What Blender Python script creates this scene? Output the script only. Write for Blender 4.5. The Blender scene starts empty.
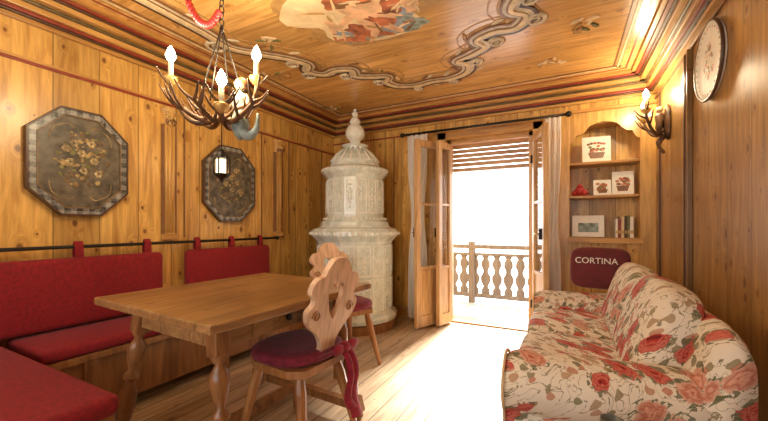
import bpy, bmesh, math, random
from mathutils import Vector, Matrix, Euler
random.seed(7)
XL,XR,YB,YF,H=-2.77,0.72,3.87,-1.6,2.45
sc=bpy.context.scene
sc.view_settings.view_transform='Standard'
try: sc.view_settings.look='None'
except: pass
sc.view_settings.exposure=0.08

# ---------------- materials ----------------
class NT:
    def __init__(s,name):
        s.m=bpy.data.materials.new(name); s.m.use_nodes=True
        s.n=s.m.node_tree.nodes; s.l=s.m.node_tree.links
        s.b=s.n['Principled BSDF']
    def put(s,sock,v):
        if isinstance(v,bpy.types.NodeSocket): s.l.new(v,sock)
        elif v is not None: sock.default_value=v
    def math(s,op,a,b=None,c=None,clamp=False):
        n=s.n.new('ShaderNodeMath'); n.operation=op; n.use_clamp=clamp
        s.put(n.inputs[0],a)
        if b is not None: s.put(n.inputs[1],b)
        if c is not None: s.put(n.inputs[2],c)
        return n.outputs[0]
    def vmath(s,op,a,b):
        n=s.n.new('ShaderNodeVectorMath'); n.operation=op
        s.put(n.inputs[0],a); s.put(n.inputs[1],b); return n.outputs[0]
    def comb(s,x,y,z=0.0):
        n=s.n.new('ShaderNodeCombineXYZ'); s.put(n.inputs[0],x); s.put(n.inputs[1],y); s.put(n.inputs[2],z); return n.outputs[0]
    def co(s): return s.n.new('ShaderNodeTexCoord').outputs['Object']
    def noise(s,vec,scale=5,detail=4,dist=0,rough=.5):
        n=s.n.new('ShaderNodeTexNoise'); s.put(n.inputs['Vector'],vec)
        n.inputs['Scale'].default_value=scale; n.inputs['Detail'].default_value=detail
        n.inputs['Distortion'].default_value=dist; n.inputs['Roughness'].default_value=rough
        return n.outputs['Fac'],n.outputs['Color']
    def vor(s,vec,scale=5,dim='3D'):
        n=s.n.new('ShaderNodeTexVoronoi'); n.voronoi_dimensions=dim; s.put(n.inputs['Vector'],vec)
        n.inputs['Scale'].default_value=scale
        return n.outputs['Distance'],n.outputs['Color']
    def ramp(s,f,stops):
        n=s.n.new('ShaderNodeValToRGB'); s.put(n.inputs[0],f)
        e=n.color_ramp.elements
        while len(e)<len(stops): e.new(.5)
        for i,(p,c) in enumerate(stops):
            e[i].position=p; e[i].color=(*c,1) if len(c)==3 else c
        return n.outputs[0]
    def mix(s,f,a,b,mode='MIX'):
        n=s.n.new('ShaderNodeMix'); n.data_type='RGBA'; n.blend_type=mode
        s.put(n.inputs[0],f)
        for i,v in ((6,a),(7,b)):
            if isinstance(v,tuple) and len(v)==3: v=(*v,1)
            s.put(n.inputs[i],v)
        return n.outputs[2]
    def sep(s,v):
        n=s.n.new('ShaderNodeSeparateXYZ'); s.put(n.inputs[0],v); return n.outputs
    def bump(s,h,st=.2,d=.01):
        n=s.n.new('ShaderNodeBump'); n.inputs['Strength'].default_value=st; n.inputs['Distance'].default_value=d
        s.put(n.inputs['Height'],h); s.l.new(n.outputs[0],s.b.inputs['Normal'])

def plain(name,c,rough=.5,metal=0,var=.12,scale=20,emit=None,est=0,coat=0,sheen=0,bump=0):
    t=NT(name); co=t.co(); f,_=t.noise(co,scale,4)
    d=tuple(max(0,x*(1-var*2)) for x in c); l=tuple(min(1,x*(1+var)) for x in c)
    t.put(t.b.inputs['Base Color'],t.ramp(f,[(.3,d),(.7,l)]))
    t.b.inputs['Roughness'].default_value=rough; t.b.inputs['Metallic'].default_value=metal
    t.b.inputs['Coat Weight'].default_value=coat; t.b.inputs['Sheen Weight'].default_value=sheen
    if emit:
        t.b.inputs['Emission Color'].default_value=(*emit,1); t.b.inputs['Emission Strength'].default_value=est
    if bump: t.bump(f,bump,.01)
    return t.m

def wood(name,dark,light,grain='Z',plank=None,paxis='Y',knots=True,rough=.35,coat=.15,freq=9,groove=.35,knotc=(.15,.045,.012),kn=.85):
    t=NT(name); co=t.co(); s=t.sep(co)
    ix={'X':0,'Y':1,'Z':2}
    vec=co
    pid=None
    if plank:
        q=t.math('DIVIDE',s[ix[paxis]],plank); fl=t.math('FLOOR',q); fr=t.math('FRACT',q)
        wn=t.n.new('ShaderNodeTexWhiteNoise'); wn.noise_dimensions='1D'; t.put(wn.inputs['W'],fl); pid=wn.outputs['Value']
        off=t.comb(*[t.math('MULTIPLY',pid,7.3+k) for k in range(3)])
        vec=t.vmath('ADD',co,off)
    sv=[freq]*3; sv[ix[grain]]=freq*.09
    k=None
    if knots:
        sp=t.sep(vec); _,nc=t.noise(vec,6,2)
        ku=t.comb(t.math('MULTIPLY',sp[ix[paxis]],6.2),t.math('MULTIPLY',sp[ix[grain]],4.2))
        kvv=t.vmath('ADD',ku,t.vmath('MULTIPLY',nc,(.10,.10,.0)))
        d,c=t.vor(kvv,1.0,'2D')
        cr=t.sep(c)[0]
        rad=t.math('ADD',t.math('MULTIPLY',t.math('MULTIPLY',cr,cr),.11),.025)
        k=t.math('SUBTRACT',1.0,t.math('DIVIDE',d,rad),clamp=True)
        k=t.math('MULTIPLY',k,2.2,clamp=True)
        halo=t.math('SUBTRACT',1.0,t.math('DIVIDE',d,t.math('MULTIPLY',rad,3.2)),clamp=True)
        vec2=t.vmath('ADD',vec,t.comb(*[t.math('MULTIPLY',halo,.06)]*3))
    else: vec2=vec
    v2=t.vmath('MULTIPLY',vec2,tuple(sv))
    f,_=t.noise(v2,1.0,7,2.0,.6)
    fb,_=t.noise(t.vmath('MULTIPLY',vec,tuple(x*.28 for x in sv)),1,2,.5)
    ff,_=t.noise(t.vmath('MULTIPLY',vec2,tuple(x*4.5 for x in sv)),1,3,.3)
    mid=tuple((a+b)/2 for a,b in zip(dark,light))
    col=t.ramp(f,[(.30,dark),(.46,mid),(.66,light)])
    col=t.mix(t.math('MULTIPLY',fb,.35),col,mid)
    col=t.mix(.6,col,t.ramp(ff,[(.35,(.62,.54,.44)),(.6,(1,1,1))]),'MULTIPLY')
    if knots:
        col=t.mix(t.math('MULTIPLY',halo,.4),col,dark)
        col=t.mix(t.math('MULTIPLY',k,kn),col,knotc)
    if plank:
        col=t.mix(1.0,col,t.ramp(pid,[(0,(.76,.73,.70)),(1,(1.08,1.05,1.0))]),'MULTIPLY')
        e=t.math('MINIMUM',fr,t.math('SUBTRACT',1.0,fr))
        g=t.math('LESS_THAN',e,.004/plank)
        col=t.mix(t.math('MULTIPLY',g,groove*1.6,clamp=True),col,tuple(x*.25 for x in dark))
    t.put(t.b.inputs['Base Color'],col)
    t.b.inputs['Roughness'].default_value=rough; t.b.inputs['Coat Weight'].default_value=coat
    t.b.inputs['Coat Roughness'].default_value=.2
    t.bump(f,.15,.004)
    return t.m

PD,PL=(.45,.205,.035),(.90,.58,.17)
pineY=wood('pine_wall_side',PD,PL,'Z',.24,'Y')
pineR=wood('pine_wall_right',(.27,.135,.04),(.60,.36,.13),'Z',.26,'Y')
pineX=wood('pine_wall_back',PD,PL,'Z',.22,'X')
pineC=wood('pine_ceiling',(.52,.26,.065),(.84,.52,.20),'X',.42,'Y',rough=.28,coat=.35,knots=True,groove=.15,kn=.5)
pineF=wood('floor_planks',(.42,.28,.16),(.76,.59,.39),'Y',.14,'X',rough=.38,coat=.15,knots=True,groove=.5,kn=.5)
trimw=wood('pine_trim',(.38,.17,.035),(.68,.38,.11),'Y',knots=False)
trimx=wood('pine_trim_x',(.38,.17,.035),(.68,.38,.11),'X',knots=False)
trimz=wood('pine_trim_z',(.45,.22,.05),(.78,.48,.15),'Z',knots=False)
tablew=wood('table_oak',(.19,.09,.03),(.52,.31,.125),'Y',.23,'X',rough=.32,coat=.25,knots=True,freq=12)
legw=wood('leg_wood',(.15,.06,.018),(.38,.17,.055),'Z',knots=False)
chairw=wood('chair_pale_wood',(.58,.34,.20),(.85,.60,.40),'Z',knots=False,rough=.4)
chairleg=wood('chair_leg_wood',(.26,.10,.03),(.50,.24,.08),'Z',knots=False)
doorw=wood('door_wood',(.48,.26,.10),(.80,.54,.27),'Z',knots=False)
darkbrown=plain('dark_brown_paint',(.08,.035,.015),.4)
midbrown=plain('mid_brown_paint',(.22,.10,.04),.4)
greenband=plain('dark_olive_paint',(.13,.085,.03),.4,var=.2)
redpaint=plain('red_paint',(.27,.04,.02),.4)
creampaint=plain('cream_paint',(.76,.58,.34),.45)
greycream=plain('grey_cream_paint',(.64,.54,.38),.45,var=.15)
ochre=plain('ochre_shade_paint',(.44,.25,.09),.45)
redfab=plain('red_fabric',(.25,.004,.008),.85,var=.15,scale=60,sheen=.05,bump=.1)
winefab=plain('wine_cushion',(.20,.010,.03),.8,var=.2,scale=40,sheen=.1,bump=.1)
sashfab=plain('sash_ribbon',(.32,.010,.04),.7,var=.2,scale=40)
iron=plain('dark_iron',(.03,.025,.02),.45,.6)
gold=plain('gilt',(.65,.42,.14),.35,.5)
antler=plain('antler',(.15,.07,.025),.5,var=.35,scale=14)
candle=plain('candle_ivory',(.85,.75,.5),.5)
bulbm=plain('bulb_glow',(1,.9,.7),.5,emit=(1,.82,.52),est=32)
greystone=plain('aged_paint_grey',(.28,.34,.30),.6,var=.3,scale=25)
skin=plain('painted_skin',(.65,.42,.26),.5)
redbead=plain('red_beads',(.5,.03,.03),.4)
paper=plain('card_white',(.82,.79,.7),.6,var=.04)
pinkpaint=plain('pink_print',(.65,.25,.18),.6,var=.4,scale=30)
bluep=plain('blue_paint',(.27,.30,.36),.6,var=.3,scale=10)
fleshp=plain('flesh_paint',(.80,.48,.28),.6,var=.2,scale=9)
redp=plain('vermilion_drape_paint',(.52,.16,.07),.6,var=.35,scale=12)
cloudp=plain('cloud_paint',(.76,.57,.34),.6,var=.14,scale=6)
oliv=plain('olive_paint',(.20,.19,.06),.6,var=.3)
framedark=plain('picture_dark',(.13,.105,.07),.4,var=.35,scale=18)
balw=wood('balcony_wood',(.10,.085,.08),(.19,.165,.155),'Z',knots=False,rough=.7,coat=0)
extfloor=plain('balcony_floor_stone',(.45,.43,.41),.8)
shut=wood('shutter_wood',(.36,.20,.08),(.60,.38,.18),'X',knots=False)
t=NT('white_lace'); f,_=t.noise(t.co(),60,3)
c=t.ramp(f,[(.3,(.90,.89,.86)),(.7,(.97,.96,.94))]); t.put(t.b.inputs['Base Color'],c); t.b.inputs['Roughness'].default_value=.9
tr=t.n.new('ShaderNodeBsdfTranslucent'); t.put(tr.inputs[0],c); mx=t.n.new('ShaderNodeMixShader'); mx.inputs[0].default_value=.35
t.l.new(t.b.outputs[0],mx.inputs[1]); t.l.new(tr.outputs[0],mx.inputs[2]); t.l.new(mx.outputs[0],t.n['Material Output'].inputs[0]); white=t.m
t=NT('window_glass'); t.b.inputs['Transmission Weight'].default_value=1; t.b.inputs['Roughness'].default_value=.02; t.b.inputs['IOR'].default_value=1.1
f,_=t.noise(t.co(),3,2); t.put(t.b.inputs['Base Color'],t.ramp(f,[(0,(.95,.97,.96)),(1,(1,1,1))])); glass=t.m
t=NT('marbled_frame'); co=t.co(); w,_=t.noise(co,45,4,1)
f=t.math('FRACT',t.math('MULTIPLY',t.sep(co)[1],16)); g=t.math('FRACT',t.math('MULTIPLY',t.sep(co)[2],16))
k=t.math('ADD',t.math('GREATER_THAN',f,.5),t.math('GREATER_THAN',g,.5))
k=t.math('ADD',t.math('MULTIPLY',k,.20),t.math('MULTIPLY',w,.7))
t.put(t.b.inputs['Base Color'],t.ramp(k,[(.3,(.02,.02,.02)),(.85,(.36,.35,.31))])); t.b.inputs['Roughness'].default_value=.3; plaid=t.m
t=NT('stove_ceramic'); co=t.co(); f,_=t.noise(co,9,5,1.2); f2,_=t.noise(co,38,3,.5)
c=t.ramp(f,[(.3,(.56,.65,.60)),(.65,(.80,.86,.80))])
k=t.math('GREATER_THAN',f2,.70)
c=t.mix(t.math('MULTIPLY',k,.3),c,(.6,.5,.32))
t.put(t.b.inputs['Base Color'],c); t.b.inputs['Roughness'].default_value=.2; t.b.inputs['Coat Weight'].default_value=.5; t.bump(f2,.2,.008); ceram=t.m
ceram2=plain('stove_relief_glaze',(.86,.89,.82),.2,var=.06,coat=.5)
t=NT('floral_upholstery'); co=t.co(); s=t.sep(co)
uv=t.comb(t.math('ADD',s[1],t.math('MULTIPLY',s[0],.8)),t.math('SUBTRACT',s[2],t.math('MULTIPLY',s[0],.65)))
_,nc=t.noise(uv,14,2)
v=t.vmath('ADD',uv,t.vmath('MULTIPLY',nc,(.05,.05,.0)))
col=(.74,.66,.52)
n1,_=t.noise(uv,9,3,2.5)
stem=t.math('LESS_THAN',t.math('ABSOLUTE',t.math('SUBTRACT',n1,.5)),.012)
col=t.mix(t.math('MULTIPLY',stem,.85),col,(.20,.16,.08))
d2,c2=t.vor(v,27,'2D'); r2=t.sep(c2)
leaf=t.math('MULTIPLY',t.math('LESS_THAN',d2,.38),t.math('GREATER_THAN',r2[0],.42))
lc=t.ramp(r2[1],[(0,(.06,.085,.035)),(.35,(.20,.17,.07)),(.7,(.42,.27,.14)),(1,(.50,.14,.09))])
col=t.mix(t.math('MULTIPLY',leaf,.85),col,lc)
d1,c1=t.vor(v,9.8,'2D'); r1=t.sep(c1)
pet,_=t.noise(v,44,2,1)
dd=t.math('ADD',d1,t.math('MULTIPLY',t.math('SUBTRACT',pet,.5),.45))
fl=t.math('MULTIPLY',t.math('LESS_THAN',dd,.36),t.math('GREATER_THAN',r1[0],.42))
fc=t.ramp(dd,[(0,(.16,.008,.008)),(.08,(.42,.03,.02)),(.15,(.60,.18,.12)),(.19,(.32,.02,.015)),(.26,(.58,.16,.11)),(.36,(.42,.06,.045))])
fc2=t.ramp(dd,[(0,(.38,.09,.05)),(.12,(.70,.38,.26)),(.2,(.46,.14,.08)),(.36,(.68,.42,.30))])
fc=t.mix(t.math('GREATER_THAN',r1[1],.52),fc,fc2)
ring=t.math('MULTIPLY',t.math('LESS_THAN',d1,.52),t.math('GREATER_THAN',r1[0],.42))
lf2=t.math('MULTIPLY',ring,t.math('GREATER_THAN',pet,.54))
col=t.mix(t.math('MULTIPLY',lf2,.85),col,(.10,.11,.045))
col=t.mix(fl,col,fc)
t.put(t.b.inputs['Base Color'],col); t.b.inputs['Roughness'].default_value=.85; floral=t.m

# ---------------- mesh builder ----------------
class O:
    def __init__(s,name): s.name=name; s.v=[]; s.f=[]; s.mi=[]; s.sm=[]; s.mats=[]
    def mid(s,m):
        if m not in s.mats: s.mats.append(m)
        return s.mats.index(m)
    def raw(s,vs,fs,mat,M=None,smooth=False):
        b=len(s.v); k=s.mid(mat)
        for p in vs: s.v.append((M@Vector(p)) if M is not None else Vector(p))
        for f in fs: s.f.append([i+b for i in f]); s.mi.append(k); s.sm.append(smooth)
    def box(s,c,size,mat,M=None,bev=0,smooth=False,seg=2):
        bm=bmesh.new(); bmesh.ops.create_cube(bm,size=1)
        for v in bm.verts: v.co=Vector((v.co.x*size[0],v.co.y*size[1],v.co.z*size[2]))+Vector(c)
        if bev: bmesh.ops.bevel(bm,geom=bm.edges[:],offset=bev,segments=seg,profile=.5,affect='EDGES')
        bm.verts.index_update()
        s.raw([v.co.copy() for v in bm.verts],[[v.index for v in f.verts] for f in bm.faces],mat,M,smooth); bm.free()
    def b2(s,lo,hi,mat,bev=0,M=None):
        s.box([(a+b)/2 for a,b in zip(lo,hi)],[abs(b-a) for a,b in zip(lo,hi)],mat,M,bev)
    def lathe(s,prof,c,mat,seg=32,M=None,smooth=True,rot=0):
        vs=[];fs=[];n=len(prof)
        for r,z in prof:
            for j in range(seg):
                a=2*math.pi*j/seg+rot; vs.append((c[0]+r*math.cos(a),c[1]+r*math.sin(a),c[2]+z))
        for i in range(n-1):
            for j in range(seg):
                k=(j+1)%seg; fs.append([i*seg+j,i*seg+k,(i+1)*seg+k,(i+1)*seg+j])
        fs.append(list(range(seg))[::-1]); fs.append([(n-1)*seg+j for j in range(seg)])
        s.raw(vs,fs,mat,M,smooth)
    def tube(s,pts,r,mat,seg=8,M=None,closed=False):
        pts=[Vector(p) for p in pts]; n=len(pts)
        rs=r if isinstance(r,(list,tuple)) else [r]*n
        vs=[];fs=[]; up=None
        for i,p in enumerate(pts):
            a=pts[(i-1)%n] if (closed or i>0) else p; b=pts[(i+1)%n] if (closed or i<n-1) else p
            d=(b-a).normalized()
            if up is None: up=Vector((0,0,1)) if abs(d.z)<.9 else Vector((1,0,0))
            x=d.cross(up).normalized(); y=x.cross(d).normalized(); up=y
            for j in range(seg):
                t=2*math.pi*j/seg; vs.append(p+(x*math.cos(t)+y*math.sin(t))*rs[i])
        for i in range(n if closed else n-1):
            for j in range(seg):
                k=(j+1)%seg; q=(i+1)%n
                fs.append([i*seg+j,i*seg+k,q*seg+k,q*seg+j])
        if not closed: fs.append(list(range(seg))[::-1]); fs.append([(n-1)*seg+j for j in range(seg)])
        s.raw(vs,fs,mat,M,True)
    def sq(s,c,size,mat,e=.3,M=None,nu=32,nv=18,e2=None):
        e2=e if e2 is None else e2
        P=lambda x,k: math.copysign(abs(x)**k,x)
        vs=[];fs=[]
        for i in range(nv+1):
            ph=-math.pi/2+math.pi*i/nv
            for j in range(nu):
                th=2*math.pi*j/nu
                vs.append((c[0]+size[0]/2*P(math.cos(ph),e2)*P(math.cos(th),e),c[1]+size[1]/2*P(math.cos(ph),e2)*P(math.sin(th),e),c[2]+size[2]/2*P(math.sin(ph),e2)))
        for i in range(nv):
            for j in range(nu):
                k=(j+1)%nu; fs.append([i*nu+j,i*nu+k,(i+1)*nu+k,(i+1)*nu+j])
        s.raw(vs,fs,mat,M,True)
    def ball(s,c,r,mat,M=None,n=14):
        r=(r,)*3 if not isinstance(r,(tuple,list)) else r
        s.sq(c,[2*x for x in r],mat,1,M,n,n//2+1)
    def prism(s,poly,t,mat,M=None,smooth=False):
        n=len(poly); vs=[(x,-t/2,z) for x,z in poly]+[(x,t/2,z) for x,z in poly]
        fs=[list(range(n)),list(range(n,2*n))[::-1]]+[[i,i+n,(i+1)%n+n,(i+1)%n] for i in range(n)]
        s.raw(vs,fs,mat,M,smooth)
    def ring(s,outer,inner,t,mat,M=None):
        n=len(outer)
        vs=[(x,y,z) for y in (-t/2,t/2) for pl in (outer,inner) for x,z in pl]; fs=[]
        for i in range(n):
            k=(i+1)%n
            fs+= [[i,k,n+k,n+i],[2*n+i,3*n+i,3*n+k,2*n+k],[i,2*n+i,2*n+k,k],[n+i,n+k,3*n+k,3*n+i]]
        s.raw(vs,fs,mat,M,False)
    def done(s,parent=None,clampx=None):
        if clampx is not None:
            for v in s.v: v.x=max(v.x,clampx)
        me=bpy.data.meshes.new(s.name); me.from_pydata([tuple(v) for v in s.v],[],s.f)
        for m in s.mats: me.materials.append(m)
        for p,k,q in zip(me.polygons,s.mi,s.sm): p.material_index=k; p.use_smooth=q
        me.update()
        bm=bmesh.new(); bm.from_mesh(me); bmesh.ops.recalc_face_normals(bm,faces=bm.faces); bm.to_mesh(me); bm.free()
        o=bpy.data.objects.new(s.name,me); sc.collection.objects.link(o)
        if parent: o.parent=parent
        return o
def cat(pts,n=8,closed=False):
    P=[Vector(p) for p in pts]; out=[]; m=len(P)
    for i in range(m if closed else m-1):
        g=lambda k: P[k%m] if closed else P[max(0,min(m-1,k))]
        a,b,c,d=g(i-1),g(i),g(i+1),g(i+2)
        for j in range(n):
            t=j/n; out.append(.5*((2*b)+(c-a)*t+(2*a-5*b+4*c-d)*t*t+(3*b-a-3*c+d)*t**3))
    if not closed: out.append(P[-1])
    return out
def T(x,y,z,rz=0,rx=0,ry=0): return Matrix.Translation((x,y,z))@Matrix.Rotation(rz,4,'Z')@Matrix.Rotation(rx,4,'X')@Matrix.Rotation(ry,4,'Y')

# ---------------- room shell ----------------
o=O('floor'); o.b2((XL-.2,YF-.2,-.1),(XR+.2,YB+.25,0),pineF); o.done()
o=O('ceiling'); o.b2((XL-.2,YF-.2,H),(XR+.2,YB+.25,H+.1),pineC); o.done()
o=O('wall_left'); o.b2((XL-.2,YF-.2,0),(XL,YB+.25,H),pineY); o.done()
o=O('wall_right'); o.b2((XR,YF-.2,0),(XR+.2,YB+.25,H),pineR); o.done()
o=O('wall_front')
WX0,WX1,WZ0,WZ1=-2.35,.35,.75,2.25  # unseen opening added behind the camera, sized to limit daylight fill
for lo,hi in [((XL,0),(WX0,H)),((WX1,0),(XR,H)),((WX0,0),(WX1,WZ0)),((WX0,WZ1),(WX1,H))]:
    o.b2((lo[0],YF-.2,lo[1]),(hi[0],YF,hi[1]),pineX)
o.done()
o=O('added_fill_window')  # frame of the added window, out of view, letting in fill light
for x in (WX0,(WX0+WX1)/2-.03,WX1-.06): o.b2((x,YF-.13,WZ0),(x+.06,YF-.07,WZ1),doorw,.004)
for z in (WZ0,WZ1-.06): o.b2((WX0,YF-.13,z),(WX1,YF-.07,z+.06),doorw,.004)
o.done()
DX0,DX1,DZ=-1.20,-.29,2.07
NX0,NX1,NZ0,NZ1=.04,.60,.98,2.06
o=O('wall_back')
y0,y1=YB,YB+.25
for lo,hi in [((XL,0),(DX0,H)),((DX0,DZ),(DX1,H)),((DX1,0),(NX0,H)),((NX0,0),(NX1,NZ0)),((NX0,NZ1),(NX1,H)),((NX1,0),(XR,H))]:
    o.b2((lo[0],y0,lo[1]),(hi[0],y1,hi[1]),pineX)
o.b2((NX0,y0+.2,NZ0),(NX1,y1,NZ1),pineX)
o.done()
def cornice(name,axis,a,b,wall,sgn,mat):
    o=O(name)
    for d,z0,z1,m in [(.03,2.265,2.29,mat),(.05,2.29,2.30,darkbrown),(.065,2.30,2.318,redpaint),(.085,2.318,2.352,mat),(.10,2.352,2.370,greenband),(.14,2.370,2.40,mat),(.155,2.40,2.410,darkbrown),(.18,2.410,2.424,redpaint),(.21,2.424,2.45,mat)]:
        if axis=='Y': o.b2((wall,a,z0),(wall+sgn*d,b,z1),m,.003)
        else: o.b2((a,wall,z0),(b,wall+sgn*d,z1),m,.003)
    o.done()
cornice('trim_1','Y',YF,YB,XL,1,trimw)
cornice('trim_2','Y',YF,YB,XR,-1,trimw)
cornice('trim_3','X',XL,XR,YB,-1,trimx)
o=O('trim_4')
o.b2((XL,YF,2.035),(XL+.012,YB,2.05),redpaint); o.b2((XL,YF,2.05),(XL+.02,YB,2.065),trimw)
for yy in (.70,):
    o.b2((XL,yy,1.0),(XL+.012,yy+.012,2.035),redpaint)
for yy in (1.78,2.60,3.0,3.6): 
    o.b2((XL,yy,1.0),(XL+.008,yy+.01,2.035),midbrown)
o.done()
o=O('trim_5')
o.b2((XL,YB-.012,2.17),(DX0-.1,YB,2.185),redpaint)
o.b2((DX0-.10,YB-.03,0),(DX0,YB,DZ+.08),trimz,.004); o.b2((DX1,YB-.03,0),(DX1+.09,YB,DZ+.08),trimz,.004)
o.b2((DX0-.1,YB-.03,DZ),(DX1+.09,YB,DZ+.09),trimx,.004)
o.b2((XL+.9,YB-.01,.12),(XL+.91,YB,2.17),midbrown)
o.done()
o=O('baseboard_back'); o.b2((XL,YB-.02,0),(DX0-.1,YB,.12),trimx); o.done()
o=O('baseboard_left'); o.b2((XL,2.9,0),(XL+.02,YB-.02,.12),trimw); o.done()
o=O('trim_6')
o.b2((XR-.012,YF,2.22),(XR,YB,2.235),midbrown)
o.b2((XR-.03,2.86,0.12),(XR,2.95,2.22),pineR,.004); o.b2((XR-.036,2.895,.12),(XR,2.915,2.2),darkbrown)
o.b2((XR-.012,3.70,0.12),(XR,3.715,2.22),darkbrown)
o.b2((XR-.012,1.55,0.12),(XR,1.562,2.22),midbrown)
o.done()
o=O('baseboard_right'); o.b2((XR-.02,YF,0),(XR,YB-.04,.12),trimw); o.done()
for yy in (1.65,2.82):
    o=O('pilaster')
    o.b2((XL,yy-.05,1.0),(XL+.03,yy+.05,1.88),trimz,.004)
    for k in (-.025,.0,.025): o.tube([(XL+.032,yy+k,1.04),(XL+.032,yy+k,1.86)],.008,trimz,6)
    for k in (-.047,.047): o.b2((XL,yy+k-.005,1.0),(XL+.036,yy+k+.005,1.88),midbrown)
    o.lathe([(.03,0),(.05,.02),(.035,.05),(.05,.08),(.062,.12),(.066,.14)],(XL+.012,yy,1.87),trimz,16)
    for k in range(5): o.ball((XL+.06,yy-.04+.02*k,1.975),.012,gold,n=8)
    for z in (1.90,1.935): 
        for k in (-.03,0,.03): o.ball((XL+.05,yy+k,z),(.016,.014,.02),midbrown if z<1.92 else gold,n=8)
    o.b2((XL,yy-.055,.985),(XL+.045,yy+.055,1.03),trimw,.004)
    o.done(clampx=XL+.001)
def ribbon(o,pts,w,z,mat,off=0,th=.004):
    n=len(pts); L=[];R=[]
    for i in range(n):
        a=pts[(i-1)%n]; b=pts[(i+1)%n]; d=(b-a).normalized(); nn=Vector((d.y,-d.x))
        L.append(pts[i]+nn*(off+w/2)); R.append(pts[i]+nn*(off-w/2))
    vs=[(p.x,p.y,z) for p in L]+[(p.x,p.y,z) for p in R]+[(p.x,p.y,z-th) for p in L]+[(p.x,p.y,z-th) for p in R]
    fs=[]
    for i in range(n):
        k=(i+1)%n
        fs+=[[i,k,n+k,n+i],[2*n+i,3*n+i,3*n+k,2*n+k],[i,2*n+i,2*n+k,k],[n+i,n+k,3*n+k,3*n+i]]
    o.raw(vs,fs,mat)
CX,CY=-1.10,1.35
half=[(0,1.74),(.16,1.76),(.32,1.70),(.38,1.56),(.32,1.46),(.44,1.40),(.56,1.32),(.53,1.20),(.66,1.14),(.80,1.16),(.88,1.04),(.80,.94),(.88,.78),(1.02,.62),(1.14,.45),(1.12,.22)]
full=half+[(x,-y) for x,y in half[::-1]]
full=full+[(-x,y) for x,y in full[::-1] if x>0]
pp=[Vector((p.x,p.y)) for p in cat([(CX+x,CY+y,0) for x,y in full],6,True)]
o=O('ceiling_painted_frame')
ribbon(o,pp,.17,H,ochre,.0,.005)
ribbon(o,pp,.10,H,greycream,.0,.014); ribbon(o,pp,.030,H,creampaint,.0,.024); ribbon(o,pp,.016,H,midbrown,.058,.014); ribbon(o,pp,.010,H,midbrown,.022,.019); ribbon(o,pp,.022,H,darkbrown,-.060,.014)
ribbon(o,pp,.010,H,ochre,.14,.003)
def volute(cx,cy,r,ph,dirn):
    sp=[]
    for k in range(28):
        a=ph+dirn*k*.42; rr=r*(1-k/31); sp.append((cx+rr*math.cos(a),cy+rr*math.sin(a),H-.006))
    o.tube(sp,[.018*(1-k/42) for k in range(28)],greycream,6)
    o.tube([(p[0]+.012,p[1]+.010,p[2]+.001) for p in sp],[.008]*28,midbrown,5)
for sx in (-1,1):
    for sy in (-1,1):
        for (x,y,r) in [(.42,1.52,.055),(.62,1.27,.06),(.90,1.10,.07),(.88,.86,.06),(1.20,.38,.08),(.14,1.82,.05)]:
            px,py=CX+sx*x,CY+sy*y; volute(px+sx*.03,py+sy*.03,r,math.atan2(-sy,-sx),sx*sy)
rl=random.Random(11)
for i in range(0,len(pp),7):
    p=pp[i]; q=pp[(i+1)%len(pp)]; a=math.atan2(q.y-p.y,q.x-p.x)
    for s in (-1,1):
        M=T(p.x-math.sin(a)*.092*s,p.y+math.cos(a)*.092*s,H-.004,a+s*.6)
        o.ball((0,0,0),(.055,.017,.006),rl.choice([ochre,midbrown,creampaint,greycream]),M,8)
o.done()
o=O('ceiling_border')
def rects(o,ins,w,mat,th):
    for lo,hi in [((XL+ins,YF+.2),(XL+ins+w,YB-ins)),((XR-ins-w,YF+.2),(XR-ins,YB-ins)),((XL+ins,YB-ins-w),(XR-ins,YB-ins))]:
        o.b2((lo[0],lo[1],H-th),(hi[0],hi[1],H),mat)
rects(o,.25,.012,redpaint,.003); rects(o,.30,.045,ochre,.004); rects(o,.315,.012,creampaint,.008); rects(o,.345,.010,midbrown,.006)
o.done()
o=O('ceiling_fresco'); lvl=[0]
def blob(cx,cy,rx,ry,mat,rot=0,wob=.18,n=36):
    lvl[0]+=1; z=H-.001-.00009*lvl[0]
    ph=[random.uniform(0,6.28) for _ in range(4)]; vs=[]
    for k in range(n):
        a=2*math.pi*k/n; r=1+wob*(math.sin(3*a+ph[0])*.5+math.sin(5*a+ph[1])*.35+math.sin(8*a+ph[2])*.25)
        x=rx*r*math.cos(a);y=ry*r*math.sin(a)
        vs.append((cx+x*math.cos(rot)-y*math.sin(rot),cy+x*math.sin(rot)+y*math.cos(rot),z))
    vs2=[(x,y,H-.0001) for x,y,z in vs]
    o.raw(vs+vs2,[list(range(n)),list(range(n,2*n))[::-1]]+[[i,i+n,(i+1)%n+n,(i+1)%n] for i in range(n)],mat)
FX,FY=-1.14,1.99
blob(FX,FY-.12,.50,.38,ochre,0,.3); blob(FX,FY-.12,.46,.35,cloudp,0,.3)
blob(FX+.02,FY+.16,.30,.08,greystone,.1,.3); blob(FX-.2,FY-.1,.2,.14,cloudp,.3,.4)
blob(FX+.10,FY+.10,.20,.09,bluep,-.4,.4); blob(FX-.10,FY+.10,.17,.08,redp,.5,.45); blob(FX+.16,FY-.04,.15,.08,redp,-.9,.5)
blob(FX-.02,FY-.26,.18,.08,redp,.3,.5)
blob(FX+.02,FY-.04,.09,.15,fleshp,.5,.15); blob(FX-.08,FY-.17,.05,.06,fleshp,0,.08); blob(FX-.09,FY-.21,.055,.03,midbrown,.2,.3)
blob(FX+.14,FY+.02,.13,.028,fleshp,.6,.2); blob(FX-.14,FY-.06,.13,.028,fleshp,-.5,.2); blob(FX-.04,FY+.15,.03,.12,fleshp,.7,.15); blob(FX+.09,FY+.14,.03,.12,fleshp,-.5,.15)
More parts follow.
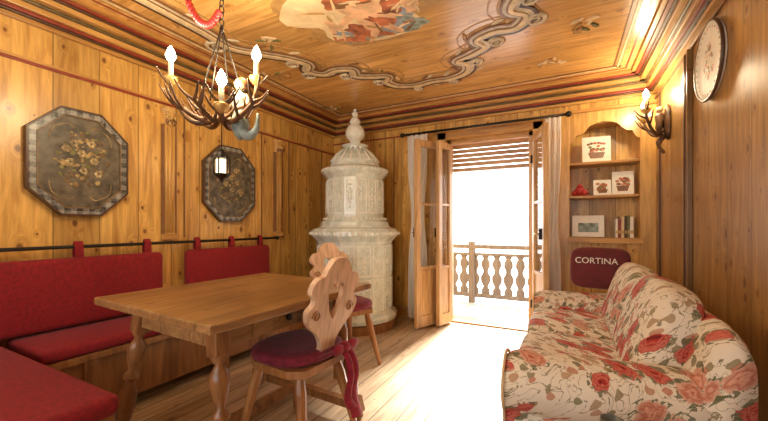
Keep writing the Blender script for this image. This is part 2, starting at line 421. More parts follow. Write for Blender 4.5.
blob(FX+.05,FY+.04,.08,.04,redp,.9,.5); blob(FX-.20,FY+.16,.10,.04,redp,.2,.4); blob(FX+.24,FY+.12,.08,.04,greystone,.7,.5)
blob(FX-.26,FY+.0,.045,.07,fleshp,0,.2); blob(FX-.26,FY-.09,.033,.033,fleshp,0,.1); blob(FX-.24,FY+.06,.06,.03,bluep,.5,.3)
blob(FX+.30,FY-.02,.045,.07,fleshp,0,.2); blob(FX+.30,FY-.11,.033,.033,fleshp,0,.1)
for k in range(26): blob(FX+random.uniform(-.34,.34),FY+random.uniform(-.3,.2),random.uniform(.03,.07),.009,random.choice([ochre,midbrown,creampaint,redp,cloudp,fleshp]),random.uniform(0,3),.4,16)
for (gx,gy) in [(-1.9,1.9),(-.25,2.0),(-1.5,2.75),(-2.3,2.35),(-.1,3.2),(.1,2.7),(-2.35,3.3)]:
    for k in range(9): blob(gx+random.uniform(-.09,.09),gy+random.uniform(-.07,.07),.04,.012,random.choice([oliv,ochre,ochre,creampaint]),random.uniform(0,3),.3,14)
o.done()

# ---------------- balcony / outside ----------------
o=O('balcony_floor'); o.b2((-2.6,YB+.25,-.12),(1.6,5.3,-.02),extfloor); o.done()
o=O('balcony_railing')
ry=5.1
o.b2((-2.5,ry-.05,.76),(1.5,ry+.05,.82),balw,.008); o.b2((-2.5,ry-.03,.06),(1.5,ry+.03,.12),balw,.005)
o.b2((-2.5,ry-.03,.66),(1.5,ry+.03,.70),balw,.005)
bp=[(.055,.12),(.055,.18),(.030,.22),(.066,.30),(.068,.36),(.034,.42),(.034,.46),(.060,.52),(.055,.58),(.030,.62),(.05,.66)]
x=-2.4
while x<1.5:
    o.prism([(a,z) for a,z in bp]+[(-a,z) for a,z in bp[::-1]],.025,balw,T(x,ry,0)); x+=.155
for x in (-2.45,-1.2,.1,1.45): o.b2((x-.045,ry-.045,-.02),(x+.045,ry+.045,.86),balw,.006)
o.done()
o=O('window_1')
o.b2((DX0,YB+.03,0.015),(DX0+.045,YB+.13,DZ),doorw,.004); o.b2((DX1-.045,YB+.03,0.015),(DX1,YB+.13,DZ),doorw,.004)
o.b2((DX0,YB+.03,DZ-.05),(DX1,YB+.13,DZ),trimx,.004); o.b2((DX0,YB,-.0),(DX1,YB+.25,.015),trimx)
z=DZ-.06
while z>1.76:
    o.box(((DX0+DX1)/2,YB+.17,z),(DX1-DX0-.02,.012,.045),shut,None,.003); z-=.052
o.b2((DX0,YB+.14,1.72),(DX1,YB+.2,1.76),shut,.004)
o.done()
def leaf(name,hx,hy,ang,w=.46):
    M=T(hx,hy,.02,ang); o=O(name); h=1.98; th=.045
    o.box((.03,0,h/2),(.06,th,h),doorw,M,.005); o.box((w-.03,0,h/2),(.06,th,h),doorw,M,.005)
    o.box((w/2,0,h-.035),(w-.12,th,.07),doorw,M,.004); o.box((w/2,0,.06),(w-.12,th,.12),doorw,M,.004)
    o.box((w/2,0,.62),(w-.12,th*.8,.035),doorw,M,.003); o.box((w/2,0,1.3),(w-.12,th*.8,.025),doorw,M,.003)
    o.box((w/2,0,.35),(w-.13,th*.4,.50),doorw,M,.003)
    o.box((w/2,0,1.28),(w-.12,.005,1.3),glass,M)
    o.box((w-.03,-.04,1.0),(.02,.03,.10),iron,M,.004); o.tube([(w-.03,-.05,1.0),(w-.03,-.075,1.0),(w-.12,-.075,1.0)],.008,gold,8,M)
    for z in (.25,1.7): o.tube([(0,-.03,z),(0,-.03,z+.08)],.01,iron,8,M)
    o.done()
leaf('door_1',DX0-.02,YB-.07,math.atan2(-.45,-.175),.45)
leaf('door_2',DX0+.06,YB-.04,math.atan2(-.30,-.075),.27)
leaf('door_3',DX1+.02,YB-.07,math.atan2(-.47,.135),.45)
def curtain(name,x0,x1,yc,ztop,zbot,amp,n,pinch=None):
    o=O(name); U=70;V=30; vs=[]
    for j in range(V+1):
        z=ztop+(zbot-ztop)*j/V
        wf=1.0 if not pinch else 1-.35*math.exp(-((z-pinch)/.35)**2)
        for i in range(U+1):
            u=i/U; x=x0+(x1-x0)*(.5+(u-.5)*wf); y=yc+amp*math.sin(u*n*6.28+.6*math.sin(z*2))
            vs.append((x,y,z))
    fs=[]
    for j in range(V):
        for i in range(U):
            a=j*(U+1)+i; fs.append([a,a+1,a+U+2,a+U+1])
    o.raw(vs,fs,white,None,True); return o.done()
curtain('curtain',-1.60,-1.36,3.68,2.12,.04,.018,4,1.2)
curtain('curtain',-.17,-.03,3.68,2.12,.04,.016,3,1.2)
o=O('curtain_rod'); o.tube([(-1.66,3.68,2.135),(.02,3.68,2.135)],.013,iron,10)
for x in (-1.67,.03): o.ball((x,3.68,2.135),.028,iron)
for x in (-1.62,-.09): o.tube([(x,3.68,2.135),(x,YB-.001,2.135)],.009,iron,8)
o.done()

# ---------------- niche ----------------
fy=YB-.035
o=O('trim_7')
o.b2((-.06,fy,0),(NX0,YB,2.17),trimz,.004); o.b2((NX1,fy,0),(XR-.001,YB,2.17),trimz,.004)
o.b2((NX0,fy,0),(NX1,YB,NZ0-.05),pineX)
o.b2((-.08,fy-.03,2.17),(XR-.001,YB,2.20),trimx,.004)
o.b2((NX0-.02,fy-.05,NZ0-.05),(NX1+.02,YB,NZ0),trimx,.004)
w=NX1-NX0; arc=[(0,1.88),(.03,1.90),(.06,1.96),(.10,1.965),(.13,1.99),(.17,2.04),(.22,2.06),(w/2,2.07)]
arc=arc+[(w-x,z) for x,z in arc[::-1][1:]]
n=len(arc)
for i in range(n-1):
    a,b=arc[i],arc[i+1]; o.prism([a,b,(b[0],2.17),(a[0],2.17)],.035,trimz,T(NX0,YB-.0175,0))
o.done()
o=O('niche_shelves')
for z in (1.37,1.69): o.b2((NX0+.002,YB-.02,z-.012),(NX1-.002,YB+.198,z+.012),trimx,.003)
o.done()
def card(name,x,y,z,w,h,rz=0,tilt=.12,d=.012,mat=paper):
    o=O(name); M=T(x,y,z,rz,-tilt)
    o.box((0,0,h/2),(w,d,h),mat,M,.002)
    for k in range(20):
        o.ball((random.uniform(-w*.28,w*.28),-d/2-.001,h*.55+random.uniform(-h*.18,h*.2)),(.016,.002,.012),random.choice([pinkpaint,midbrown,oliv,redp]),M,n=8)
    o.prism([(-w*.22,h*.15),(w*.22,h*.15),(w*.3,h*.38),(-w*.3,h*.38)],.004,midbrown,M@Matrix.Translation((0,-d/2-.001,0)))
    o.done()
card('picture_card',.27,YB+.05,1.705,.24,.25,.1)
card('picture_card',.32,YB+.07,1.385,.15,.15,.1)
card('picture_card',.48,YB+.05,1.385,.17,.22,-.1)
o=O('framed_photo'); M=T(.20,YB+.05,.985,0,-.15)
o.box((0,0,.105),(.27,.015,.21),paper,M,.003); o.box((0,-.009,.105),(.21,.003,.15),paper,M); o.box((0,-.011,.09),(.17,.003,.09),greystone,M); o.box((0,.05,.06),(.03,.1,.01),paper,M); o.done()
o=O('books')
x=.42
for i in range(6):
    w=random.uniform(.018,.03); h=random.uniform(.17,.22)
    o.b2((x,YB+.03,.981),(x+w,YB+.17,.981+h),[paper,redpaint,creampaint,darkbrown,oliv,paper][i],.003)
    o.b2((x+.003,YB+.028,1.02),(x+w-.003,YB+.031,1.05),gold); x+=w+.002
o.done()
o=O('red_ornament')
for p,r in [((.13,YB+.05,1.43),.045),((.09,YB+.06,1.415),.03),((.17,YB+.05,1.415),.03),((.13,YB+.04,1.475),.025)]: o.ball(p,r,redbead)
o.tube([(.13,YB+.04,1.48),(.14,YB+.04,1.51)],.004,oliv,6); o.done()

# ---------------- stove ----------------
SX,SY=-2.08,3.31
o=O('tiled_stove')
o.lathe([(.44,0.0),(.46,.0),(.46,.07),(.44,.09)],(SX,SY,.0),legw,16,smooth=False)
prof=[(.43,.09),(.465,.10),(.475,.14),(.455,.17),(.425,.19),(.415,.21),(.415,.90),(.43,.93),(.46,.96),(.49,.99),(.49,1.03),(.46,1.06),(.40,1.08),(.385,1.10),(.38,1.13),(.345,1.15),(.335,1.17),(.322,1.20),(.315,1.60),(.335,1.63),(.365,1.66),(.375,1.70),(.34,1.72),(.29,1.735),(.275,1.76),(.27,1.80),(.22,1.86),(.16,1.90),(.13,1.93),(.135,1.96),(.15,1.98),(.10,2.0)]
o.lathe(prof,(SX,SY,0),ceram,16,smooth=False,rot=math.pi/16)
o.lathe([(.10,1.98),(.06,2.01),(.055,2.03),(.09,2.06),(.11,2.10),(.105,2.15),(.08,2.20),(.045,2.22),(.065,2.24),(.045,2.28),(.03,2.30)],(SX,SY,0),ceram2,20)
o.ball((SX,SY,2.33),.036,ceram2); o.ball((SX,SY,2.378),.018,ceram2)
R16=math.cos(math.pi/16)
for k in range(16):
    a=2*math.pi*k/16+math.pi/8
    M=Matrix.Translation((SX,SY,0))@Matrix.Rotation(a+math.pi/2,4,'Z')
    for (rr,zb,zt,w) in [(.415*R16,.21,.555,.14),(.415*R16,.565,.90,.14),(.318*R16,1.21,1.59,.105)]:
        y=-rr-.002; hw=w/2
        ou=[(-hw,zb+.01),(hw,zb+.01),(hw,zt-.01),(-hw,zt-.01)]; inn=[(-hw+.014,zb+.024),(hw-.014,zb+.024),(hw-.014,zt-.024),(-hw+.014,zt-.024)]
        o.ring(ou,inn,.012,ceram2,M@Matrix.Translation((0,y,0)))
        zc=(zb+zt)/2
        for (dx,dz,rx,rz) in [(0,.0,.016,.05),(-.025,-.01,.010,.03),(.025,-.01,.010,.03),(0,-.07,.02,.012),(0,.075,.012,.018),(-.025,.05,.01,.01),(.025,.05,.01,.01),(0,-.11,.012,.02),(0,.12,.018,.010)]:
            o.ball((dx,y,zc+dz),(rx,.010,rz),ceram2,M,n=8)
    for j in range(3):
        b=a+(j-1)*2*math.pi/48
        o.ball((SX+.488*math.cos(b),SY+.488*math.sin(b),1.01),.018,ceram2,n=8)
        o.ball((SX+.362*math.cos(b),SY+.362*math.sin(b),1.69),.014,ceram2,n=8)
        o.ball((SX+.345*math.cos(b),SY+.345*math.sin(b),1.165),.014,ceram2,n=8)
    o.tube([(SX+.27*math.cos(a),SY+.27*math.sin(a),1.79),(SX+.20*math.cos(a),SY+.20*math.sin(a),1.88),(SX+.13*math.cos(a),SY+.13*math.sin(a),1.94)],.012,ceram2,6)
for k in range(6):
    a=k*math.pi/3; o.lathe([(.03,0),(.045,.03),(.035,.06),(.05,.09)],(SX+.36*math.cos(a),SY+.36*math.sin(a),0),legw,10)
o.done()

# ---------------- octagonal paintings ----------------
fadg=plain('faded_gold_paint',(.40,.28,.11),.5,var=.3); fadc=plain('faded_cream_paint',(.50,.40,.22),.5,var=.3); fadb=plain('faded_brown_paint',(.20,.12,.05),.5,var=.3)
def octp(name,yc,zc,w,h,seed):
    M=T(XL+.024,yc,zc,math.pi/2)
    def oc(w,h): 
        a,b=w/2,h/2; c=.30*w; 
        return [(-a+c,-b),(a-c,-b),(a,-b+c),(a,b-c),(a-c,b),(-a+c,b),(-a,b-c),(-a,-b+c)]
    o=O(name)
    o.ring(oc(w,h),oc(w-.02,h-.02),.04,darkbrown,M)
    o.ring(oc(w-.02,h-.02),oc(w-.09,h-.09),.030,plaid,M)
    o.ring(oc(w-.09,h-.09),oc(w-.105,h-.105),.038,fadb,M)
    o.prism(oc(w-.10,h-.10),.02,framedark,M)
    rnd=random.Random(seed)
    W=w-.14;Hh=h-.16
    for k in range(150):
        a=rnd.uniform(0,6.28); r=rnd.random()**.6
        x=r*math.cos(a)*W*.36; z=.02+r*math.sin(a)*Hh*.36
        m=rnd.choice([fadg,fadb,fadb,oliv,framedark,framedark,fadg])
        s=rnd.uniform(.006,.018); o.ball((x,-.010-.002*rnd.random(),z),(s,.0015,s*rnd.uniform(.4,1)),m,M,n=8)
    for (x,z) in [(0,.06),(-.06,0),(.065,.02),(.01,-.05),(-.04,.12),(.05,.13),(-.08,.08),(.09,-.06)]:
        for k in range(6): o.ball((x+.015*math.cos(k*1.05),-.012,z+.015*math.sin(k*1.05)),(.010,.002,.010),fadc if k%2 else fadg,M,n=8)
    for s in (-1,1):
        for q in (-1,1):
            o.tube(cat([(s*W*.42,-.011,q*Hh*.25),(s*W*.38,-.011,q*Hh*.38),(s*W*.2,-.011,q*Hh*.46),(s*W*.1,-.011,q*Hh*.42)],5),.003,fadg,5,M)
    o.done(clampx=XL+.001)
octp('octagonal_painting',1.09,1.495,.525,.67,3)
octp('octagonal_painting',2.21,1.475,.55,.69,4)

# ---------------- right wall plate ----------------
o=O('decorative_wall_plate')
M=T(XR-.002,2.53,2.0,0,0,-math.pi/2)
o.lathe([(.205,.0),(.21,.015),(.205,.024),(.17,.018),(.15,.014),(.0,.014)],(0,0,0),paper,48,M)
tor=[(.207*math.cos(k*6.283/48),.207*math.sin(k*6.283/48),.018) for k in range(48)]
o.tube(tor,.009,darkbrown,6,M,True)
rnd=random.Random(5)
for k in range(50):
    a=rnd.uniform(0,6.28); r=.10*rnd.random()**.5; s=rnd.uniform(.006,.015)
    o.ball((r*math.cos(a),r*math.sin(a)*.8,.014),(s,s,.001),rnd.choice([oliv,greystone,pinkpaint,creampaint,pinkpaint]),M,n=8)
for k in range(30):
    a=k*6.283/30; o.ball((.178*math.cos(a),.178*math.sin(a),.020),(.006,.006,.0015),greystone if k%2 else pinkpaint,M,n=8)
o.done()

# ---------------- benches ----------------
o=O('corner_bench')
o.b2((XL+.02,.72,.36),(-2.28,2.72,.40),legw,.006); o.b2((-2.33,.72,.08),(-2.30,2.72,.36),legw)
o.b2((XL+.02,.25,.36),(-1.50,.70,.40),legw,.006)
for x in (-1.58,-2.2): 
    o.b2((x-.03,.30,0),(x+.03,.36,.36),legw,.005); o.b2((x-.03,.60,0),(x+.03,.66,.36),legw,.005)
o.b2((-1.58,.61,.10),(-2.4,.65,.16),legw,.005)
for y in (.95,1.8,2.6): o.b2((-2.34,y-.03,0),(-2.28,y+.03,.36),legw,.005)
o.done()
o=O('bench_seat_cushion'); o.box((-2.515,1.70,.435),(.47,1.90,.07),redfab,None,.025,True,3); o.done()
o=O('bench_seat_cushion'); o.box((-2.09,.46,.44),(1.27,.48,.08),redfab,None,.028,True,3); o.done()
o=O('cushion_rail')
o.tube([(XL+.07,.1,.965),(XL+.07,2.75,.965)],.011,iron,8)
for y in (.45,1.65,2.66): o.tube([(XL+.001,y,.965),(XL+.07,y,.965)],.009,iron,8)
o.ball((XL+.07,2.76,.965),.02,iron); o.done()
for (a,b) in ((.15,1.56),(1.75,2.62)):
    o=O('bench_back_cushion')
    o.box((XL+.075,(a+b)/2,.69),(.085,b-a,.42),redfab,T(0,0,0),.035,True,3)
    n=4 if b-a>1 else 3
    for k in range(n):
        y=a+.1+(b-a-.2)*k/(n-1)
        o.ring([(.02*math.cos(q*.785)+0,.075*math.sin(q*.785)) for q in range(8)],[(.016*math.cos(q*.785),.068*math.sin(q*.785)) for q in range(8)],.045,redfab,T(XL+.07,y,.925))
    o.done()

# ---------------- table ----------------
o=O('dining_table')
tx0,tx1,ty0,ty1=-1.94,-1.03,.80,1.80
cx,cy=(tx0+tx1)/2,(ty0+ty1)/2
TR=Matrix.Translation((cx,cy,0))@Matrix.Rotation(math.radians(-3.5),4,'Z')@Matrix.Translation((-cx,-cy,0))
o.b2((tx0,ty0,.724),(tx1,ty1,.76),tablew,.007,TR)
ix_=.17
o.b2((tx0+ix_,ty0+.14,.615),(tx0+ix_+.03,ty1-.14,.724),legw,.004,TR); o.b2((tx1-ix_-.0,ty0+.14,.615),(tx1-ix_+.03,ty1-.14,.724),tablew,.004,TR)
o.b2((tx0+ix_,ty0+.12,.615),(tx1-ix_,ty0+.15,.724),tablew,.004,TR); o.b2((tx0+ix_,ty1-.15,.615),(tx1-ix_,ty1-.12,.724),legw,.004,TR)
o.b2((tx1-.145,1.08,.622),(tx1-.125,1.46,.714),tablew,.004,TR); o.ball((tx1-.115,1.27,.668),.016,iron,TR)
lp=[(.030,0),(.030,.04),(.014,.06),(.030,.10),(.042,.18),(.036,.25),(.015,.30),(.034,.325),(.034,.335),(.015,.36),(.028,.40),(.040,.46),(.034,.49),(.016,.52),(.032,.545),(.032,.56)]
for sx in (-1,1):
    for sy in (-1,1):
        top=Vector((cx+sx*.29,cy+sy*.36,.69)); bot=Vector((top.x+sx*.13,top.y+sy*.06,0))
        d=top-bot; M=TR@Matrix.Translation(bot)@Vector((0,0,1)).rotation_difference(d.normalized()).to_matrix().to_4x4()
        o.lathe(lp,(0,0,.05),legw,18,M); o.box((0,0,.65),(.068,.068,.10),legw,M,.006); o.box((0,0,.08),(.07,.07,.09),legw,M,.006); o.lathe([(.026,0),(.034,.015),(.03,.05)],(0,0,.005),legw,12,M)
for sy in (-1,1): o.b2((cx-.40,cy+sy*.405-.025,.06),(cx+.40,cy+sy*.405+.025,.105),legw,.005,TR)
o.b2((cx-.09,cy-.40,.06),(cx-.03,cy+.40,.10),legw,.005,TR)
o.done()

# ---------------- chairs ----------------
def chair(x,y,ang,sash=False):
    M=T(x,y,0,ang); o=O('carved_chair')
    seat=[(-.17,-.20),(.17,-.20),(.21,-.12),(.20,.10),(.15,.19),(-.15,.19),(-.20,.10),(-.21,-.12)]
    Ms=M@Matrix.Translation((0,0,.425))@Matrix.Rotation(math.pi/2,4,'X')
    o.prism(seat,.035,chairleg,Ms)
    o.sq((0,-.005,.47),(.43,.41,.075),winefab,.75,M,36,14,.5)
    for sx in (-1,1):
        for sy in (-1,1):
            top=Vector((sx*.13,sy*.13,.42)); bot=Vector((sx*.20,sy*.22,0.003))
            d=top-bot; Q=M@Matrix.Translation(bot)@Vector((0,0,1)).rotation_difference(d.normalized()).to_matrix().to_4x4()
            o.lathe([(.015,0),(.017,.05),(.027,.33),(.024,.36),(.018,.43)],(0,0,0),chairleg,8,Q,False)
    hz=.32
    hp=[(.070,-.02),(.050,.04),(.060,.09),(.095,.14),(.145,.18),(.18,.225),(.185,.27),(.155,.295),(.150,.32),(.180,.35),(.172,.39),(.14,.42),(.105,.425),(.085,.46),(.045,.50),(0,.505)]
    oc=cat([Vector((a,b,0)) for a,b in hp],4)
    hr=[(0,.12),(20,.085),(45,.062),(75,.055),(100,.060),(125,.068),(150,.070),(168,.058),(180,.035)]
    def hrad(a):
        for (a0,r0),(a1,r1) in zip(hr,hr[1:]):
            if a<=a1: return r0+(r1-r0)*(a-a0)/(a1-a0)
        return hr[-1][1]
    R=[(p.x,p.y) for p in oc]; Rin=[]
    for p in R:
        a=math.atan2(p[0],-(p[1]-hz)); r=hrad(math.degrees(a)); Rin.append((r*math.sin(a),hz-r*math.cos(a)))
    R=[(0,-.02)]+R; Rin=[(0,hz-.12)]+Rin
    out=R+[(-a,b) for a,b in R[1:-1][::-1]]; inn=Rin+[(-a,b) for a,b in Rin[1:-1][::-1]]
    Mb=M@Matrix.Translation((0,.165,.45))@Matrix.Rotation(-.20,4,'X')
    o.ring(out,inn,.028,chairw,Mb)
    for s in (-1,1):
        sp=[(s*(.125+.03*(1-k/16)*math.cos(k*.6)),-.016,.24+.03*(1-k/16)*math.sin(k*.6)) for k in range(14)]
        o.tube(sp,.004,chairleg,5,Mb); o.tube([(a,-b,c) for a,b,c in sp],.004,chairleg,5,Mb)
    if sash:
        for s,l,w in ((-.13,.36,.036),(-.09,.30,.03)):
            pts=cat([(s,.19,.48),(s-.01,.235,.43),(s-.02,.25,.34),(s-.0,.245,.24),(s-.02,.26,.48-l)],5)
            vs=[]
            for i,p in enumerate(pts):
                for q in (-1,-.3,.3,1): vs.append((p.x+q*w*(.6+.7*i/len(pts)),p.y+(.016 if abs(q)<.5 else 0),p.z))
            n=len(pts); fs=[[i*4+j,i*4+j+1,i*4+j+5,i*4+j+4] for i in range(n-1) for j in range(3)]
            o.raw(vs,fs,sashfab,M,True)
        o.ball((-.10,.215,.475),(.045,.028,.032),sashfab,M); 
        for s in (-1,1): o.ball((-.10+s*.06,.225,.48),(.045,.014,.028),sashfab,M)
        o.tube(cat([(-.21,.0,.46),(-.17,.15,.465),(0,.21,.475),(.17,.15,.465),(.21,0,.46)],5),.010,winefab,6,M)
    o.done()
chair(-1.22,1.40,-math.pi/2-.05,True)
chair(-1.58,2.34,math.atan2(.42,-.9)-math.pi/2)

# ---------------- sofa ----------------
o=O('floral_sofa')
sx0,sx1,sy0,sy1=-.19,.50,1.38,3.06
o.box(((sx0+sx1)/2+.02,(sy0+sy1)/2,.21),(sx1-sx0-.04,sy1-sy0-.06,.36),floral,None,.04,True,3)
for x in (sx0+.08,sx1-.06):
    for y in (sy0+.08,sy1-.08): o.lathe([(.02,0),(.03,.05)],(x,y,0),legw,10)
def arm(yc,sg):
    prof=[]
    R=.12; zc=.48
    for k in range(21):
        a=math.radians(-65+k*15*1.0)
        if a>math.radians(245): break
        prof.append((R*math.cos(a)*1.08,zc+R*math.sin(a)))
    pr=[(.085,.06),(.078,.3)]+prof+[(-.078,.3),(-.085,.06)]
    pr=[Vector((a*sg,b,0)) for a,b in pr]; pr=cat(pr,2)
    pl=[(p.x,p.y) for p in pr]
    nseg=24; vs=[];fs=[];n=len(pl)
    for i in range(nseg+1):
        u=i/nseg; x=sx0-.03+(sx1-.04-sx0)*u
        e=min(u,1-u)*nseg; sc_={0:.70,1:.88,2:.96}.get(int(round(e)),1.0)
        lift=.02*u**2
        for a,b in pl: vs.append((x,yc+a*sc_,.06+(b-.06)*(1-(1-sc_)*.22)+lift*(b>.35)))
    for i in range(nseg):
        for j in range(n):
            k=(j+1)%n; fs.append([i*n+j,i*n+k,(i+1)*n+k,(i+1)*n+j])
    fs.append(list(range(n))); fs.append([nseg*n+j for j in range(n)])
    o.raw(vs,fs,floral,None,True)
    # piping round the front panel
    o.tube([(sx0-.022,yc+a*.88,.06+(b-.06)*.975) for a,b in pl],.006,creampaint,6)
arm(sy0+.12,1); arm(sy1-.12,-1)
bp=[(.28,.10),(.33,.45),(.39,.68),(.415,.75),(.455,.78),(.49,.76),(.51,.69),(.505,.40),(.495,.08)]
bp=[(p.x,p.y) for p in cat([Vector((a,b,0)) for a,b in bp],4)]
ns=20; n=len(bp); vs=[];fs=[]
cbx=sum(p[0] for p in bp)/n
for i in range(ns+1):
    u=i/ns; y=sy0+.01+(sy1-sy0-.02)*u; e=min(u,1-u)*ns; k=1.0 if e>=2 else (.80 if e==0 else .95)
    for a,b in bp: vs.append((cbx+(a-cbx)*k,y,.10+(b-.10)*(1-(1-k)*.35)))
for i in range(ns):
    for j in range(n):
        q=(j+1)%n; fs.append([i*n+j,i*n+q,(i+1)*n+q,(i+1)*n+j])
fs.append(list(range(n))); fs.append([ns*n+j for j in range(n)])
o.raw(vs,fs,floral,None,True)
L=(sy1-sy0-.42)/2
for k in range(2):
    yc=sy0+.21+L*(k+.5)
    o.sq((.06,yc,.425),(.54,L-.01,.17),floral,.28,None,48,16,.45)
    o.sq((0,0,0),(.17,L+.02,.44),floral,.45,T(.335,yc-.01,.65,0,0,.32),48,20,.55)
o.done()

o=O('throw_pillow')
M=T(.225,2.99,.785,-.12,-.12)
o.sq((0,0,0),(.38,.12,.30),plain('dark_red_pillow',(.13,.012,.015),.8,sheen=.2),.42,M,40,20,.42)
pil=o.done()
cu=bpy.data.curves.new('lettering','FONT'); cu.body='CORTINA'; cu.size=.060; cu.align_x='CENTER'; cu.extrude=.002
tx=bpy.data.objects.new('lettering_tmp',cu); sc.collection.objects.link(tx)
bpy.context.view_layer.update()
me=bpy.data.meshes.new_from_object(tx); bpy.data.objects.remove(tx)
lt=bpy.data.objects.new('lettering',me); sc.collection.objects.link(lt); me.materials.clear(); me.materials.append(paper)
lt.matrix_world=M@Matrix.Translation((-.02,-.062,.03))@Matrix.Rotation(math.pi/2,4,'X'); lt.parent=pil

o=O('side_table')
o.lathe([(.17,.46),(.18,.47),(.18,.49),(.17,.495)],(.16,1.02,0),legw,32); o.lathe([(.14,0),(.12,.03),(.03,.06),(.025,.3),(.05,.44),(.10,.46)],(.16,1.02,0),legw,20); o.done()
smk=plain('smoked_glass',(.12,.14,.13),.1,coat=.5)
for x,y in ((.11,1.09),(.205,1.10)):
    o=O('drinking_glass'); o.lathe([(.022,0),(.028,.095),(.026,.095),(.020,.01),(.0,.01)],(x,y,.495),smk,20); o.done()

# ---------------- chandelier ----------------
def antlerarm(o,base,dirv,L,mat,rise=.12,r0=.016):
    d=Vector(dirv).normalized(); b=Vector(base); side=Vector((-d.y,d.x,0))
    P=[b,b+d*L*.3+Vector((0,0,-.05)),b+d*L*.65+Vector((0,0,-.03)),b+d*L*.95+Vector((0,0,rise*.5)),b+d*L+Vector((0,0,rise))]
    c=cat(P,6); n=len(c); o.tube(c,[r0*(1-.55*i/n) for i in range(n)],mat,8)
    for f,s,ln in ((.25,1,.10),(.42,-1,.11),(.6,1,.10),(.75,-1,.09),(.88,1,.07)):
        p=c[int(f*n)]; q=p+side*s*ln*.4+d*ln*.3+Vector((0,0,ln*.30)); e=p+side*s*ln*.75+d*ln*.55+Vector((0,0,ln*.9))
        cc=cat([p,q,e],4); o.tube(cc,[.010*(1-.8*i/len(cc)) for i in range(len(cc))],mat,6)
    return P[-1]
def candleat(o,p,h=.085):
    p=Vector(p)
    o.lathe([(.008,-.03),(.02,-.02),(.032,.0),(.034,.012),(.014,.012)],p,gold,14)
    o.lathe([(.012,.0),(.012,h)],p,candle,12)
    o.lathe([(.006,h),(.018,h+.018),(.023,h+.032),(.015,h+.06),(.002,h+.082)],p,bulbm,12)
    return p+Vector((0,0,h+.04))
lights=[]
o=O('antler_chandelier')
CH=Vector((-1.49,1.15,1.65))
for ang,L,rise in ((207,.25,.16),(27,.17,.16),(-38,.16,-.02),(120,.24,.06),(165,.28,.03),(0,.22,.02),(240,.20,.02),(-75,.18,.0)):
    a=math.radians(ang); e=antlerarm(o,CH,(math.cos(a),math.sin(a),0),L,antler,rise)
    if ang in (207,27,-38): lights.append(candleat(o,e))
F=CH+Vector((.07,.05,-.03))
o.lathe([(.012,-.10),(.03,-.07),(.045,-.03),(.04,.0),(.028,.03),(.036,.06),(.046,.09),(.044,.115),(.018,.13),(.014,.145)],F,greystone,18)
o.ball(F+Vector((0,0,.17)),(.026,.028,.032),skin); o.ball(F+Vector((.005,.008,.182)),(.028,.03,.026),midbrown); o.ball(F+Vector((-.002,-.028,.168)),(.005,.007,.006),skin,n=8)
for s in (-1,1): o.tube(cat([F+Vector((s*.04,0,.11)),F+Vector((s*.075,-.02,.06)),F+Vector((s*.045,-.06,.03))],5),.011,skin,8)
o.tube(cat([F+Vector((0,0,-.05)),F+Vector((.04,.02,-.08)),F+Vector((.09,.02,-.05)),F+Vector((.10,.02,.02))],6),[.033,.032,.03,.029,.027,.026,.024,.023,.021,.02,.018,.016,.014,.013,.011,.01,.009,.008,.007],greystone,10)
top=Vector((CH.x,CH.y,H))
o.lathe([(.05,0),(.05,-.015),(.02,-.04)],top,iron,16)
k=0; z=H-.04
while z>CH.z+.40:
    r=.013
    ring=[(CH.x+(r*math.cos(q) if k%2 else 0),CH.y+(0 if k%2 else r*math.cos(q)),z+.02*math.sin(q)) for q in [i*.785 for i in range(8)]]
    o.tube(ring,.003,iron,5,None,True); z-=.032; k+=1
for ang in (207,27,120,-60):
    a=math.radians(ang); o.tube([(CH.x,CH.y,CH.z+.42),(CH.x+.13*math.cos(a),CH.y+.13*math.sin(a),CH.z)],.0035,iron,6)
o.tube([CH+Vector((0,0,-.0)),CH+Vector((0,0,-.20))],.003,iron,6)
LN=CH+Vector((0,0,-.28))
o.lathe([(.006,.10),(.03,.07),(.04,.055)],LN,iron,8,None,False)
for q in range(6):
    a=q*math.pi/3; o.tube([LN+Vector((.036*math.cos(a),.036*math.sin(a),.055)),LN+Vector((.036*math.cos(a),.036*math.sin(a),-.02))],.004,iron,5)
o.lathe([(.026,-.015),(.026,.05)],LN,plain('lantern_glow',(1,.9,.7),.5,emit=(1,.78,.45),est=3),8); o.lathe([(.04,-.02),(.035,-.03),(.012,-.045),(.006,-.06)],LN,iron,8,None,False)
o.done()
o=O('bead_garland')
rv=Vector((.888,.46,0)); C0=Vector((CH.x,CH.y,0))
c=cat([C0+rv*(-.20)+Vector((0,0,2.43)),C0+rv*(-.17)+Vector((0,0,2.22)),C0+rv*(-.12)+Vector((0,0,2.11)),C0+rv*(-.06)+Vector((0,0,2.08)),C0+rv*(-.012)+Vector((0,0,2.14))],10)
for i,p in enumerate(c): o.ball(p,.014+.004*(i%2),redbead,n=8)
o.done()

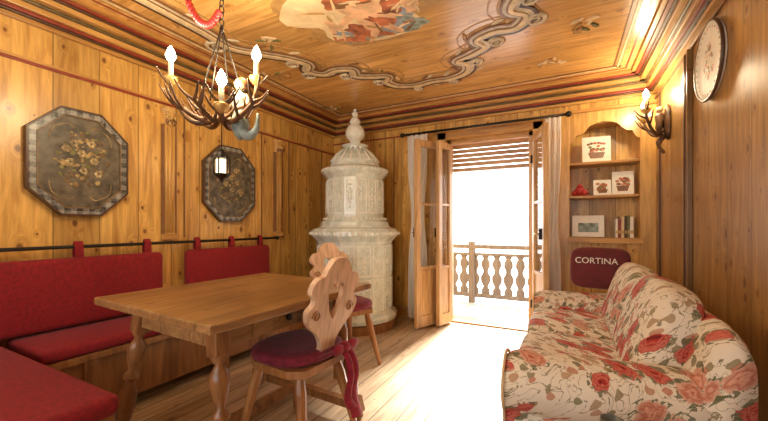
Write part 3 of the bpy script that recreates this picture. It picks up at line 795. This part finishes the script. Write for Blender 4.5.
# ---------------- sconce ----------------
o=O('wall_sconce')
S=Vector((XR-.001,3.42,1.90))
o.lathe([(.06,0),(.065,.012),(.05,.03),(.02,.035)],(0,0,0),antler,20,Matrix.Translation(S)@Matrix.Rotation(-math.pi/2,4,'Y')@Matrix.Diagonal((2.2,1,1,1)))
for sy,L,rise in ((-1,.18,.12),(1,.15,.10)):
    e=antlerarm(o,S+Vector((-.03,0,-.04)),(-.75,.65*sy,0),L,antler,rise,.016); lights.append(candleat(o,e,.08))
o.tube(cat([S+Vector((-.03,0,-.10)),S+Vector((-.07,0,-.17)),S+Vector((-.03,.0,-.24))],5),[.02]*5+[.012]*5+[.006],antler,8)
o.lathe([(.01,-.08),(.03,-.04),(.025,0),(.035,.05),(.015,.08)],S+Vector((-.06,0,0)),antler,14); o.ball(S+Vector((-.06,0,.105)),.024,skin)
o.done()
o=O('light_switch'); o.b2((XR-.09,fy-.008,2.06),(XR-.04,fy-.0005,2.12),paper,.003); o.done()

# ---------------- lights ----------------
for i,p in enumerate(lights):
    l=bpy.data.lights.new('candle_light','POINT'); l.energy=14 if i<3 else 8; l.color=(1,.81,.52); l.shadow_soft_size=.03
    ob=bpy.data.objects.new('candle_light',l); ob.location=p+Vector((0,0,.06)); sc.collection.objects.link(ob)
l=bpy.data.lights.new('sun','SUN'); l.energy=24; l.angle=math.radians(14); l.color=(1,.98,.95)
ob=bpy.data.objects.new('sun',l); d=Vector((-.02,-1,-.76)); ob.rotation_euler=d.to_track_quat('-Z','Y').to_euler(); sc.collection.objects.link(ob)
w=bpy.data.worlds.new('World'); sc.world=w; w.use_nodes=True
bg=w.node_tree.nodes['Background']; bg.inputs[0].default_value=(1,.99,.98,1); bg.inputs[1].default_value=4.5

# ---------------- camera ----------------
cam=bpy.data.cameras.new('camera'); cam.sensor_width=36; cam.lens=349/768*36; cam.shift_y=.0189; cam.clip_start=.05
co_=bpy.data.objects.new('camera',cam); co_.location=(0,0,1.1); co_.rotation_euler=(math.pi/2,0,math.radians(27.4)); sc.collection.objects.link(co_)
sc.camera=co_
